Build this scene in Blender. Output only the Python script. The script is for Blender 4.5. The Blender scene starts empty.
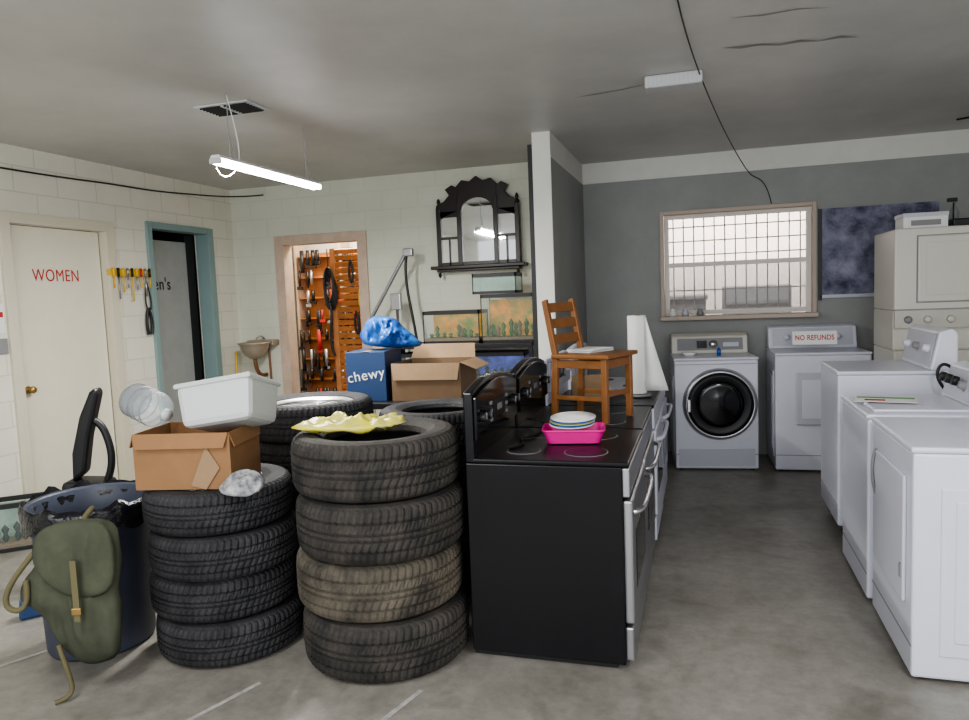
import bpy, bmesh, math, random
from mathutils import Vector, Matrix, noise
random.seed(7)
pi=math.pi
# ------------------------------------------------------------ materials
def mat(name,col,rough=.5,metal=0,var=0,vscale=6,bump=0,bscale=40,col2=None,emit=0,trans=0,alpha=1,spec=.5,coat=0):
    m=bpy.data.materials.new(name);m.use_nodes=True;nt=m.node_tree;b=nt.nodes["Principled BSDF"]
    c=(*col,1)
    b.inputs["Base Color"].default_value=c;b.inputs["Roughness"].default_value=rough;b.inputs["Metallic"].default_value=metal
    b.inputs["Specular IOR Level"].default_value=spec
    if coat: b.inputs["Coat Weight"].default_value=coat
    if trans: b.inputs["Transmission Weight"].default_value=trans;b.inputs["IOR"].default_value=1.3
    if alpha<1: b.inputs["Alpha"].default_value=alpha
    if emit: b.inputs["Emission Color"].default_value=c;b.inputs["Emission Strength"].default_value=emit
    if var or bump:
        g=nt.nodes.new("ShaderNodeNewGeometry")
    if var:
        n=nt.nodes.new("ShaderNodeTexNoise");n.inputs["Scale"].default_value=vscale;n.inputs["Detail"].default_value=6;n.inputs["Roughness"].default_value=.65
        nt.links.new(g.outputs["Position"],n.inputs["Vector"])
        r=nt.nodes.new("ShaderNodeValToRGB");r.color_ramp.elements[0].position=.35;r.color_ramp.elements[1].position=.68
        if col2: c2=(*col2,1)
        else: c2=tuple(max(0,x*(1-var)) for x in col)+(1,)
        r.color_ramp.elements[0].color=c2;r.color_ramp.elements[1].color=c
        nt.links.new(n.outputs["Fac"],r.inputs[0]);nt.links.new(r.outputs[0],b.inputs["Base Color"])
        if emit: nt.links.new(r.outputs[0],b.inputs["Emission Color"])
    if bump:
        n2=nt.nodes.new("ShaderNodeTexNoise");n2.inputs["Scale"].default_value=bscale;n2.inputs["Detail"].default_value=4
        nt.links.new(g.outputs["Position"],n2.inputs["Vector"])
        bp=nt.nodes.new("ShaderNodeBump");bp.inputs["Strength"].default_value=bump;bp.inputs["Distance"].default_value=.02
        nt.links.new(n2.outputs["Fac"],bp.inputs["Height"]);nt.links.new(bp.outputs[0],b.inputs["Normal"])
    return m
def blockmat(name,col,axis,mortar=.72,rough=.55,bw=.4,bh=.2,bumpd=.35):
    m=mat(name,col,rough);nt=m.node_tree;b=nt.nodes["Principled BSDF"]
    g=nt.nodes.new("ShaderNodeNewGeometry");s=nt.nodes.new("ShaderNodeSeparateXYZ");cb=nt.nodes.new("ShaderNodeCombineXYZ")
    nt.links.new(g.outputs["Position"],s.inputs[0]);nt.links.new(s.outputs[axis],cb.inputs[0]);nt.links.new(s.outputs[2],cb.inputs[1])
    br=nt.nodes.new("ShaderNodeTexBrick");br.inputs["Scale"].default_value=1;br.inputs["Brick Width"].default_value=bw;br.inputs["Row Height"].default_value=bh
    br.inputs["Mortar Size"].default_value=.006;br.inputs["Mortar Smooth"].default_value=.6
    br.inputs["Color1"].default_value=(*col,1);br.inputs["Color2"].default_value=tuple(x*.97 for x in col)+(1,);br.inputs["Mortar"].default_value=tuple(x*mortar for x in col)+(1,)
    nt.links.new(cb.outputs[0],br.inputs["Vector"])
    n=nt.nodes.new("ShaderNodeTexNoise");n.inputs["Scale"].default_value=1.6;n.inputs["Detail"].default_value=9;n.inputs["Roughness"].default_value=.7;nt.links.new(g.outputs["Position"],n.inputs["Vector"])
    mx=nt.nodes.new("ShaderNodeMixRGB");mx.blend_type='MULTIPLY';mx.inputs[0].default_value=.25
    nt.links.new(br.outputs["Color"],mx.inputs[1]);nt.links.new(n.outputs["Fac"],mx.inputs[2]);nt.links.new(mx.outputs[0],b.inputs["Base Color"])
    inv=nt.nodes.new("ShaderNodeMath");inv.operation='SUBTRACT';inv.inputs[0].default_value=1;nt.links.new(br.outputs["Fac"],inv.inputs[1])
    bp=nt.nodes.new("ShaderNodeBump");bp.inputs["Strength"].default_value=bumpd;bp.inputs["Distance"].default_value=.01
    nt.links.new(inv.outputs[0],bp.inputs["Height"]);nt.links.new(bp.outputs[0],b.inputs["Normal"])
    return m
WL=blockmat("block_left",(.86,.84,.73),1,mortar=.80,bumpd=.25)
WB=blockmat("block_back",(.75,.76,.65),0,mortar=.90,bumpd=.12)
WG=mat("grey_wall",(.335,.345,.335),.6,var=.14,vscale=2,bump=.05)
WW=mat("white_paint",(.74,.74,.69),.55,var=.08,vscale=3)
CEIL=mat("ceiling_paint",(.60,.59,.57),.42,var=.18,vscale=.9,bump=.14,bscale=3)
def floormat():
    m=mat("concrete_floor",(.30,.28,.25),.42,spec=.45);nt=m.node_tree;b=nt.nodes["Principled BSDF"]
    g=nt.nodes.new("ShaderNodeNewGeometry")
    n=nt.nodes.new("ShaderNodeTexNoise");n.inputs["Scale"].default_value=1.1;n.inputs["Detail"].default_value=9;n.inputs["Roughness"].default_value=.7
    n2=nt.nodes.new("ShaderNodeTexNoise");n2.inputs["Scale"].default_value=14;n2.inputs["Detail"].default_value=8;n2.inputs["Roughness"].default_value=.8
    n3=nt.nodes.new("ShaderNodeTexNoise");n3.inputs["Scale"].default_value=2.6;n3.inputs["Detail"].default_value=5;n3.inputs["Distortion"].default_value=1.2
    for q in(n,n2,n3): nt.links.new(g.outputs["Position"],q.inputs["Vector"])
    r=nt.nodes.new("ShaderNodeValToRGB");e=r.color_ramp.elements
    e[0].position=.35;e[0].color=(.20,.19,.165,1);e[1].position=.68;e[1].color=(.36,.34,.305,1)
    nt.links.new(n.outputs["Fac"],r.inputs[0])
    r2=nt.nodes.new("ShaderNodeValToRGB");e=r2.color_ramp.elements
    e[0].position=.3;e[0].color=(.72,.72,.72,1);e[1].position=.6;e[1].color=(1,1,1,1)
    nt.links.new(n2.outputs["Fac"],r2.inputs[0])
    r3=nt.nodes.new("ShaderNodeValToRGB");e=r3.color_ramp.elements
    e[0].position=.28;e[0].color=(.74,.72,.69,1);e[1].position=.46;e[1].color=(1,1,1,1)
    nt.links.new(n3.outputs["Fac"],r3.inputs[0])
    mx=nt.nodes.new("ShaderNodeMixRGB");mx.blend_type='MULTIPLY';mx.inputs[0].default_value=1
    mx2=nt.nodes.new("ShaderNodeMixRGB");mx2.blend_type='MULTIPLY';mx2.inputs[0].default_value=1
    nt.links.new(r.outputs[0],mx.inputs[1]);nt.links.new(r2.outputs[0],mx.inputs[2])
    nt.links.new(mx.outputs[0],mx2.inputs[1]);nt.links.new(r3.outputs[0],mx2.inputs[2]);nt.links.new(mx2.outputs[0],b.inputs["Base Color"])
    mr=nt.nodes.new("ShaderNodeMapRange");mr.inputs[3].default_value=.25;mr.inputs[4].default_value=.58
    nt.links.new(n.outputs["Fac"],mr.inputs[0]);nt.links.new(mr.outputs[0],b.inputs["Roughness"])
    return m
FL=floormat()
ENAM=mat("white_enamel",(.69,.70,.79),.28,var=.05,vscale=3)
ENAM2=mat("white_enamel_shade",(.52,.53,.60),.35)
BISQ=mat("bisque_enamel",(.60,.585,.52),.35)
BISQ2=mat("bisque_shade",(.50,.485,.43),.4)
BLK=mat("black_enamel",(.006,.006,.008),.25,var=.3,vscale=8,spec=.4)
GLS=mat("black_glass",(.006,.006,.008),.10)
TOPG=mat("ceramic_cooktop",(.008,.008,.010),.34,spec=.25)
DARK=mat("dark_plastic",(.012,.012,.014),.45)
CHR=mat("chrome",(.62,.62,.64),.22,metal=1)
STL=mat("stainless",(.42,.42,.44),.35,metal=.9)
RUB=mat("tyre_rubber",(.062,.053,.045),.8,var=.5,vscale=7,bump=.25,bscale=90,col2=(.020,.019,.018))
RUB2=mat("tyre_rubber_cool",(.045,.044,.048),.75,var=.5,vscale=7,bump=.25,bscale=90,col2=(.016,.016,.018))
RUBD=mat("tyre_rubber_dusty",(.14,.12,.09),.85,var=.5,vscale=5,bump=.25,bscale=90,col2=(.032,.028,.024))
ALLOY=mat("alloy",(.6,.6,.6),.32,metal=.8)
CARD=mat("cardboard",(.31,.165,.075),.8,var=.15,vscale=5)
CARD2=mat("cardboard_tan",(.34,.225,.13),.8,var=.15)
CARD3=mat("cardboard_brown",(.20,.125,.07),.8,var=.15)
BLUE=mat("blue_box",(.025,.06,.16),.5)
BLUEB=mat("blue_plastic_bag",(.05,.22,.62),.3,var=.6,vscale=14,col2=(.01,.06,.3))
FOAM=mat("white_foam",(.58,.60,.60),.6)
CLR=mat("clear_plastic",(.75,.82,.86),.10,alpha=.30)
WOOD=mat("chair_wood",(.30,.125,.040),.4,var=.3,vscale=10)
DWOOD=mat("dark_wood",(.014,.007,.006),.35)
MIR=mat("mirror_glass",(.85,.87,.85),.03,metal=1)
PINK=mat("pink_plastic",(.70,.02,.26),.35)
OLIVE=mat("olive_canvas",(.085,.092,.060),.9,var=.4,vscale=3,bump=.5,bscale=9,col2=(.045,.050,.032))
STRAP=mat("khaki_strap",(.13,.115,.06),.85)
CAN=mat("bin_plastic",(.065,.076,.11),.45,var=.2)
BAGB=mat("black_bag",(.010,.010,.013),.25,bump=.6,bscale=25)
YEL=mat("yellow_bag",(.82,.74,.03),.35,var=.5,vscale=10,col2=(.62,.58,.22))
RAG=mat("white_rag",(.6,.6,.62),.9,var=.5,vscale=18,col2=(.12,.12,.13))
TEAL=mat("teal_paint",(.24,.34,.34),.45)
GDOOR=mat("grey_door",(.36,.38,.38),.5,var=.1)
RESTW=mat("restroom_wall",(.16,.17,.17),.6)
DOORW=mat("door_cream",(.76,.73,.60),.45,var=.05)
TRIMC=mat("trim_cream",(.64,.60,.48),.5)
RED=mat("red_letters",(.45,.03,.03),.6)
BLKT=mat("black_letters",(.01,.01,.01),.6)
WHT=mat("white_letters",(.85,.85,.85),.6)
PAPER=mat("paper",(.8,.8,.78),.8)
ORW=mat("orange_wood",(.56,.22,.07),.5,var=.3,vscale=8)
PKT=mat("pinkish_trim",(.62,.48,.38),.5,var=.2,vscale=8)
YELP=mat("yellow_plastic",(.7,.45,.05),.5)
GREENW=mat("aquarium_murk_glow",(.55,.20,.02),.3,var=.7,vscale=8,col2=(.08,.13,.02),emit=.7)  # murky backdrop colour with its own glow added to brighten the tanks
GREENP=mat("aquarium_plant",(.05,.11,.015),.5)
TANKG=mat("tank_glass",(.55,.70,.65),.05,alpha=.08)
GLSH=mat("greenish_glass",(.50,.68,.62),.05,alpha=.35)
DIMG=mat("dimming_window_glass",(.36,.35,.34),.4,alpha=.35)  # grey see-through pane, added to darken the lower window view
WATER=mat("tank_backing",(.40,.52,.46),.3,var=.5,vscale=6,col2=(.20,.30,.24))
BRASS=mat("brass",(.45,.30,.12),.35,metal=.9)
GRYP=mat("grey_plastic",(.25,.25,.26),.5)
TAPE=mat("floor_paint_line",(.50,.49,.46),.7,var=.4,vscale=20)
STAIN=mat("ceiling_peel",(.30,.28,.26),.8)
WFR=mat("window_frame",(.50,.41,.34),.5)
COP=mat("copper_pipe",(.25,.13,.07),.45,metal=.5)
BLUEL=mat("blue_backdrop_glow",(.10,.12,.55),.3,var=.6,vscale=8,col2=(.02,.02,.14),emit=.6)  # blue backdrop glows by emission, no tank lamp is built
# ------------------------------------------------------------ helpers
col=bpy.context.scene.collection
def grp(name,loc=(0,0,0),rz=0,rx=0,ry=0):
    e=bpy.data.objects.new(name,None);e.empty_display_size=.05;e.location=loc;e.rotation_euler=(rx,ry,rz);col.objects.link(e);return e
def obj(name,bm,m,par=None,loc=(0,0,0),rot=(0,0,0),smooth=False,bev=0,seg=2):
    me=bpy.data.meshes.new(name);bmesh.ops.recalc_face_normals(bm,faces=bm.faces);bm.to_mesh(me);bm.free()
    if m: me.materials.append(m)
    o=bpy.data.objects.new(name,me);o.location=loc;o.rotation_euler=rot;col.objects.link(o)
    if par: o.parent=par
    if smooth:
        for p in me.polygons:p.use_smooth=True
    if bev:
        b=o.modifiers.new("bev","BEVEL");b.width=bev;b.segments=seg;b.limit_method='ANGLE'
    return o
def box(name,x0,x1,y0,y1,z0,z1,m,par=None,bev=0,rot=(0,0,0)):
    bm=bmesh.new();bmesh.ops.create_cube(bm,size=1)
    cx,cy,cz=(x0+x1)/2,(y0+y1)/2,(z0+z1)/2
    for v in bm.verts: v.co=Vector((v.co.x*(x1-x0),v.co.y*(y1-y0),v.co.z*(z1-z0)))
    return obj(name,bm,m,par,(cx,cy,cz),rot,bev=bev)
def cyl(name,c,r,h,m,par=None,axis='Z',r2=None,seg=32,bev=0,smooth=True,rot=None):
    bm=bmesh.new();bmesh.ops.create_cone(bm,cap_ends=True,segments=seg,radius1=r,radius2=r if r2 is None else r2,depth=h)
    rt={'Z':(0,0,0),'X':(0,pi/2,0),'Y':(pi/2,0,0)}[axis] if rot is None else rot
    o=obj(name,bm,m,par,c,rt,bev=bev)
    if smooth:
        for p in o.data.polygons:
            if len(p.vertices)==4:p.use_smooth=True
    return o
def lathe(name,prof,m,par=None,c=(0,0,0),rot=(0,0,0),seg=48,closed=False,smooth=True):
    bm=bmesh.new();rings=[]
    for i in range(seg):
        a=2*pi*i/seg;rings.append([bm.verts.new((r*math.cos(a),r*math.sin(a),z)) for r,z in prof])
    n=len(prof)
    for i in range(seg):
        A=rings[i];B=rings[(i+1)%seg]
        for j in range(n if closed else n-1):
            k=(j+1)%n
            bm.faces.new((A[j],B[j],B[k],A[k]))
    bmesh.ops.remove_doubles(bm,verts=bm.verts,dist=1e-5)
    return obj(name,bm,m,par,c,rot,smooth=smooth)
def tube(name,pts,r,m,par=None,bez=True,cyc=False):
    cu=bpy.data.curves.new(name,'CURVE');cu.dimensions='3D';cu.bevel_depth=r;cu.bevel_resolution=3;cu.use_fill_caps=True
    s=cu.splines.new('NURBS' if bez else 'POLY');s.points.add(len(pts)-1)
    for i,p in enumerate(pts):s.points[i].co=(*p,1)
    if bez: s.order_u=min(4,len(pts));s.use_endpoint_u=True
    s.use_cyclic_u=cyc
    t=bpy.data.objects.new("tmp",cu);col.objects.link(t);bpy.context.view_layer.update()
    me=bpy.data.meshes.new_from_object(t.evaluated_get(bpy.context.evaluated_depsgraph_get()))
    bpy.data.objects.remove(t);me.materials.clear();me.materials.append(m)
    for p in me.polygons:p.use_smooth=True
    o=bpy.data.objects.new(name,me);col.objects.link(o)
    if par:o.parent=par
    return o
def prism(name,poly,a0,a1,m,par=None,ax='X',bev=0):
    bm=bmesh.new()
    def mk(a,p):
        if ax=='X':return (a,p[0],p[1])
        if ax=='Y':return (p[0],a,p[1])
        return (p[0],p[1],a)
    A=[bm.verts.new(mk(a0,p)) for p in poly];B=[bm.verts.new(mk(a1,p)) for p in poly]
    bm.faces.new(A);bm.faces.new(B[::-1])
    for i in range(len(poly)):
        j=(i+1)%len(poly);bm.faces.new((A[i],B[i],B[j],A[j]))
    return obj(name,bm,m,par,bev=bev)
def text(name,s,size,m,par,loc,rot,al='CENTER',sx=1,off=0.0):
    cu=bpy.data.curves.new(name,'FONT');cu.body=s;cu.size=size;cu.extrude=.0008;cu.align_x=al;cu.align_y='CENTER';cu.offset=off;cu.space_character=1.08
    t=bpy.data.objects.new("tmp",cu);col.objects.link(t);bpy.context.view_layer.update()
    me=bpy.data.meshes.new_from_object(t.evaluated_get(bpy.context.evaluated_depsgraph_get()))
    bpy.data.objects.remove(t);me.materials.clear();me.materials.append(m)
    o=bpy.data.objects.new(name,me);o.location=loc;o.rotation_euler=rot;o.scale=(sx,1,1);col.objects.link(o)
    if par:o.parent=par
    return o
def puff(name,outline,th,m,par=None,loc=(0,0,0),rot=(0,0,0),amp=.02,freq=9,rings=14,res=7,seed=0,ridge=.5,fz=1):
    pts=[]
    n=len(outline)
    for i in range(n):
        p0,p1,p2,p3=[Vector(outline[(i+k-1)%n]) for k in range(4)]
        for j in range(res):
            t=j/res
            pts.append(.5*((2*p1)+(-p0+p2)*t+(2*p0-5*p1+4*p2-p3)*t*t+(-p0+3*p1-3*p2+p3)*t**3))
    c=sum(pts,Vector((0,0)))/len(pts)
    bm=bmesh.new();N=len(pts)
    def ring(t,s):
        R=[]
        for p in pts:
            q=c+(p-c)*t
            d=th*(max(0,1-t**3))**.5
            nn=noise.noise(Vector((q.x*freq+seed,q.y*freq*fz,s*3.1+seed)))+ridge*(.5-abs(noise.noise(Vector((q.x*freq*2.3,q.y*freq*1.2*fz+seed,s)))*2))
            R.append(bm.verts.new((q.x+amp*.4*nn*(t>0.6),s*(d+amp*nn*(1-t**6)),q.y)))
        return R
    edge=ring(1,0.0001)
    for s in(-1,1):
        prev=edge
        for k in range(rings-1,0,-1):
            cur=ring(k/rings,s)
            for i in range(N):
                bm.faces.new((prev[i],prev[(i+1)%N],cur[(i+1)%N],cur[i]))
            prev=cur
        bm.faces.new(prev)
    return obj(name,bm,m,par,loc,rot,smooth=True)
# ------------------------------------------------------------ room shell
XL=-5.05;YB=7.1;YR=7.5;ZC=2.95;XR=2.75;Y0=-2.5
box("floor",-7,XR+.1,Y0,9.2,-.1,0,FL)
box("ceiling",-6.8,XR+.1,Y0,9.0,ZC,ZC+.1,CEIL)
wl=grp("wall_left")
d1=(4.30,5.26,2.37);d2=(5.80,6.64,2.44)
box("block_a",XL-.15,XL,Y0,d1[0],0,ZC,WL,wl)
box("block_b",XL-.15,XL,d1[1],d2[0],0,ZC,WL,wl)
box("block_c",XL-.15,XL,d2[1],YB,0,ZC,WL,wl)
box("block_d",XL-.15,XL,d1[0],d1[1],d1[2],ZC,WL,wl)
box("block_e",XL-.15,XL,d2[0],d2[1],d2[2],ZC,WL,wl)
wb=grp("wall_back_left")
ox0,ox1,oz=-4.41,-3.50,2.31
box("block_a",XL-.15,ox0,YB,YB+.15,0,ZC,WB,wb)
box("block_b",ox1,-1.30,YB,YB+.15,0,ZC,WB,wb)
box("block_c",ox0,ox1,YB,YB+.15,oz,ZC,WB,wb)
wr=grp("wall_back_right")
wx0,wx1,wz0,wz1=-.37,1.01,1.38,2.39
box("wall_a",-1.30,wx0,YR,YR+.15,0,ZC,WG,wr)
box("wall_b",wx1,XR,YR,YR+.15,0,ZC,WG,wr)
box("wall_c",wx0,wx1,YR,YR+.15,0,wz0,WG,wr)
box("wall_d",wx0,wx1,YR,YR+.15,wz1,ZC,WG,wr)
box("trim_1",-1.15,XR,YR-.012,YR-.001,2.745,ZC-.001,WW)
wp=grp("wall_partition")
box("core",-1.30,-1.152,5.85,YR-.001,0,ZC-.001,WW,wp)
box("grey_face",-1.152,-1.148,5.852,YR-.002,0,2.745,WG,wp)
box("wall_right",XR,XR+.1,Y0,YR+.15,0,ZC,WW)
box("trim_2",-1.34,-1.303,5.86,5.90,1.0,2.86,DARK)
# ---- window with exterior bars
w=grp("window_1")
PALE=mat("pale_sash",(.72,.66,.60),.4)
box("frame_l",wx0-.025,wx0+.012,YR-.03,YR+.05,wz0-.04,wz1+.025,WFR,w,.004)
box("frame_r",wx1-.012,wx1+.025,YR-.03,YR+.05,wz0-.04,wz1+.025,WFR,w,.004)
box("frame_t",wx0+.012,wx1-.012,YR-.03,YR+.05,wz1-.012,wz1+.025,WFR,w,.004)
box("sill",wx0-.03,wx1+.03,YR-.12,YR+.05,wz0-.04,wz0,WFR,w,.006)
zm=(wz0+wz1)/2
for z in (wz0+.03,zm,wz1-.03): box("sash_rail",wx0+.015,wx1-.015,YR+.055,YR+.085,z-.022,z+.022,PALE,w)
for x in (wx0+.035,wx1-.035): box("sash_stile",x-.022,x+.022,YR+.052,YR+.088,wz0,wz1,PALE,w)
box("lower_glass",wx0+.05,wx1-.05,YR+.068,YR+.072,wz0+.03,zm,DIMG,w)
for k in range(1,14):
    x=wx0+(wx1-wx0)*k/14;cyl("bar",(x,YR+.13,(wz0+wz1)/2),.006,wz1-wz0-.02,WFR,w,seg=8)
for z in (wz0+.25,wz0+.60,wz0+.74,wz0+.88): box("cross_bar",wx0,wx1,YR+.125,YR+.135,z-.006,z+.006,WFR,w)
EXT=mat("exterior_wall_paint",(.85,.76,.70),.8,var=.1)
box("exterior_wall",-4.5,5,10.6,10.7,0,4.6,EXT)
box("exterior_ground",-7,6,9.25,10.6,-.1,-.02,EXT)
ac=grp("outdoor_cooling_unit",(.75,9.9,0))
box("case",-.5,.3,-.3,.3,-.02,1.66,GRYP,ac,.02)
for k in range(9): box("louver",-.46,.26,-.32,-.30,.15+k*.16,.2+k*.16,STL,ac)
ob_=grp("outdoor_trash_cart",(-.35,9.9,0));prism("bin",[(-.32,-.02),(.32,-.02),(.4,1.50),(-.4,1.50)],-.3,.3,GRYP,ob_,'Y',.02);box("lid",-.42,.42,-.34,.32,1.50,1.57,GRYP,ob_,.02)
# ---- doors
t=grp("door_1")
box("slab",XL-.10,XL-.06,d1[0]+.02,d1[1]-.02,.01,d1[2]-.02,DOORW,t,.003)
lathe("knob",[(0,.07),(.022,.068),(.03,.05),(.022,.03),(.012,.02),(.012,.004),(.03,.003),(.03,0)],BRASS,t,(XL-.06,d1[0]+.11,1.06),(0,pi/2,0),24)
text("sign_women","WOMEN",.14,RED,t,(XL-.058,4.77,1.96),(pi/2,0,pi/2),sx=.80)
tf=grp("trim_3")
box("jamb_l",XL-.06,XL+.025,d1[0]-.07,d1[0]+.015,0,d1[2]+.07,TRIMC,tf,.004)
box("jamb_r",XL-.06,XL+.025,d1[1]-.015,d1[1]+.08,0,d1[2]+.07,TRIMC,tf,.004)
box("head",XL-.06,XL+.025,d1[0]+.015,d1[1]-.015,d1[2]-.015,d1[2]+.07,TRIMC,tf,.004)
t=grp("door_2",(XL-.12,d2[0]+.02,0),rz=math.radians(2))
box("slab",-.04,0,0,.66,.01,d2[2]-.10,GDOOR,t,.003)
box("gap_shade_strip",-.04,-.01,.66,.8,.01,d2[2]-.02,DARK,t)  # solid dark strip, its colour stands in for shade in the gap
text("sign_mens","Men's",.17,BLKT,t,(.003,.19,1.90),(pi/2,0,pi/2),sx=.9,off=.001)
tf=grp("trim_4")
box("jamb_l",XL-.13,XL+.03,d2[0]-.05,d2[0]+.012,0,d2[2]+.05,TEAL,tf,.004)
box("jamb_r",XL-.13,XL+.03,d2[1]-.012,d2[1]+.08,0,d2[2]+.05,TEAL,tf,.004)
box("head",XL-.13,XL+.03,d2[0]+.012,d2[1]-.012,d2[2]-.012,d2[2]+.05,TEAL,tf,.004)
rm=grp("wall_restroom")
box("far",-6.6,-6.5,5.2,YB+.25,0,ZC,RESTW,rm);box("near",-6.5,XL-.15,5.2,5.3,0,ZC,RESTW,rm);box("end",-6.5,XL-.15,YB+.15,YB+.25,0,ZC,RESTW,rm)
tf=grp("trim_5")
for a,b_ in((ox0-.10,ox0+.01),(ox1-.01,ox1+.10)): box("jamb",a,b_,YB-.025,YB+.15,0,oz+.09,PKT,tf,.004)
box("head",ox0+.01,ox1-.01,YB-.025,YB+.15,oz-.01,oz+.09,PKT,tf,.004)
tr=grp("wall_tool_room")
box("back",-5.05,-2.9,8.55,8.65,0,ZC,WW,tr);box("sideL",-5.15,-5.05,YB+.15,8.65,0,ZC,WW,tr);box("sideR",-2.9,-2.8,YB+.15,8.65,0,ZC,WW,tr)
sl=grp("slatted_wood_door",(-4.02,7.42,0),rz=math.radians(8))
for a in(0,.62): box("stile",a,a+.06,-.02,.02,.02,2.26,ORW,sl,.004)
for k in range(30): box("slat",.06,.62,-.012,.012,.08+k*.073,.135+k*.073,ORW,sl,rot=(.5,0,0))
ts=grp("tool_shelf",(-4.45,8.15,0))
box("back_panel",-.5,.75,.30,.32,.02,2.3,ORW,ts)
for k in range(9): box("board",-.5,.75,.12,.30,.15+k*.26,.17+k*.26,ORW,ts,.003)
for x in(-.53,.1,.75): box("upright",x,x+.03,.10,.32,.02,2.5,PKT,ts)
random.seed(3)
hang=grp("hanging_hand_tools",(-4.45,8.20,0))
for k in range(110):
    x=-.48+random.random()*1.15;z=.45+int(random.random()*8)*.25+.12;L=.12+random.random()*.16
    m_=random.choice([DARK,DARK,STL,RED,DARK,DWOOD,DWOOD])
    cyl("shaft",(x,0,z-L/2),.010+random.random()*.018,L,m_,hang,seg=10)
    if random.random()<.6: box("head",x-.04,x+.04,-.014,.014,z-L-.04,z-L,m_,hang,.006)
co=grp("coiled_hose",(-3.99,7.30,1.95))
for k in range(4): tube("coil",[(.06*math.cos(a)*(1+.1*k),.012*k,.20*math.sin(a)-.1-.03*k) for a in [i*pi/5 for i in range(10)]],.014,DARK,co,cyc=True)
tube("tail",[(0,0,-.3),(.05,0,-.5),(-.06,0,-.7),(.02,.02,-.9)],.016,DARK,co);tube("hanger",[(0,0,.1),(0,.0,.30)],.006,DARK,co,bez=False)
for i,(x,z) in enumerate(((-3.74,2.02),(-3.63,1.72),(-3.70,1.45))):
    q=grp("hanging_strap",(x,7.36,z));tube("strap",[(0,0,.1),(-.03,0,0),(-.02,0,-.16),(.03,0,-.16),(.03,0,0),(0,0,.1)],.012,DARK if i!=1 else YELP,q)
# ---- floor lines
for i,(a,b_) in enumerate([((-3.35,2.2),(-2.95,2.95)),((-2.15,1.9),(-1.88,2.62)),((-1.28,2.3),(-1.16,2.72))]):
    A=Vector(a);B=Vector(b_);n=(B-A).normalized();p=Vector((-n.y,n.x))*.012
    bm=bmesh.new();bm.faces.new([bm.verts.new((q.x,q.y,.002)) for q in(A-p,B-p,B+p,A+p)]);obj("floor_line",bm,TAPE)
# ------------------------------------------------------------ ceiling things
LAMP=mat("tube_emission",(.97,.98,1),.5,emit=22)
lf=grp("hanging_tube_light",(-2.765,4.37,2.52))
prism("housing",[(-.04,.015),(.04,.015),(.028,.035),(-.028,.035)],-.60,.60,mat("lamp_white",(.8,.8,.8),.4),lf,'Y',.003)
for x in(-.022,.022): cyl("tube",(x,0,-.002),.016,1.18,LAMP,lf,'Y',seg=16)
for y in(-.6,.6): box("end_cap",-.04,.04,y-.008,y+.008,-.018,.015,FOAM,lf,.004)
for y in(-.45,.45):
    tube("chain",[(0,y,.03),(.0,y,.43)],.003,STL,lf,bez=False);tube("chain_b",[(.03,y,.03),(0,y,.2)],.003,STL,lf,bez=False)
tube("cord",[(0,-.6,.03),(-.08,-.50,-.1),(.0,-.35,-.06),(.05,-.40,.1),(0,-.45,.42)],.003,WHT,lf)
vn=grp("ceiling_air_vent",(-2.93,4.21,ZC))
box("frame",-.2,.2,-.13,.13,-.012,-.001,FOAM,vn,.003)
for k in range(7): box("louver",-.17,.17,-.105+k*.032,-.09+k*.032,-.02,-.010,DARK,vn,rot=(.5,0,0))
box("mid",-.01,.01,-.11,.11,-.022,-.010,FOAM,vn)
cb=grp("ceiling_box_light",(-.15,4.72,ZC))
box("body",-.17,.17,-.07,.07,-.075,-.001,FOAM,cb,.012)
for k in range(12): box("rib",-.15+k*.026,-.145+k*.026,-.074,.074,-.078,-.006,ENAM2,cb)
cc=grp("ceiling_cable")
tube("run",[(-.1,3.0,2.94),(-.1,3.53,2.94),(0,4.75,2.93),(.2,6.2,2.84),(.44,7.44,2.70),(.5,7.46,2.68),(.60,7.47,2.62),(.64,7.47,2.42)],.004,DARK,cc)
cr=grp("ceiling_crack")
def peel(name,pts,wd):
    bm=bmesh.new();A=[];B=[]
    for i,(x,y) in enumerate(pts):
        ww=wd*(.3+abs(math.sin(i*1.9))) if 0<i<len(pts)-1 else .001
        A.append(bm.verts.new((x,y-ww,ZC-.002)));B.append(bm.verts.new((x,y+ww*.6,ZC-.002)))
    for i in range(len(pts)-1): bm.faces.new((A[i],A[i+1],B[i+1],B[i]))
    return obj(name,bm,STAIN,cr)
peel("peel_a",[(.12,4.30),(.22,4.34),(.32,4.33),(.42,4.38),(.52,4.36),(.62,4.40),(.72,4.38),(.82,4.42)],.022)
peel("peel_b",[(-.8,4.95),(-.65,4.93),(-.5,4.90),(-.38,4.86),(-.3,4.82)],.012)
peel("peel_c",[(.15,3.85),(.3,3.88),(.45,3.86),(.6,3.9)],.010)
wc=grp("wall_cable")
tube("run",[(XL+.015,4.1,2.76),(XL+.015,4.8,2.76),(XL+.015,5.3,2.79),(XL+.02,5.8,2.78),(XL+.02,6.4,2.82),(-4.9,7.0,2.84),(-4.6,7.07,2.86)],.007,DARK,wc)
tube("right_run",[(2.0,6.9,2.93),(2.3,6.5,2.9),(2.7,6.2,2.8)],.008,DARK,wc)
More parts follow.
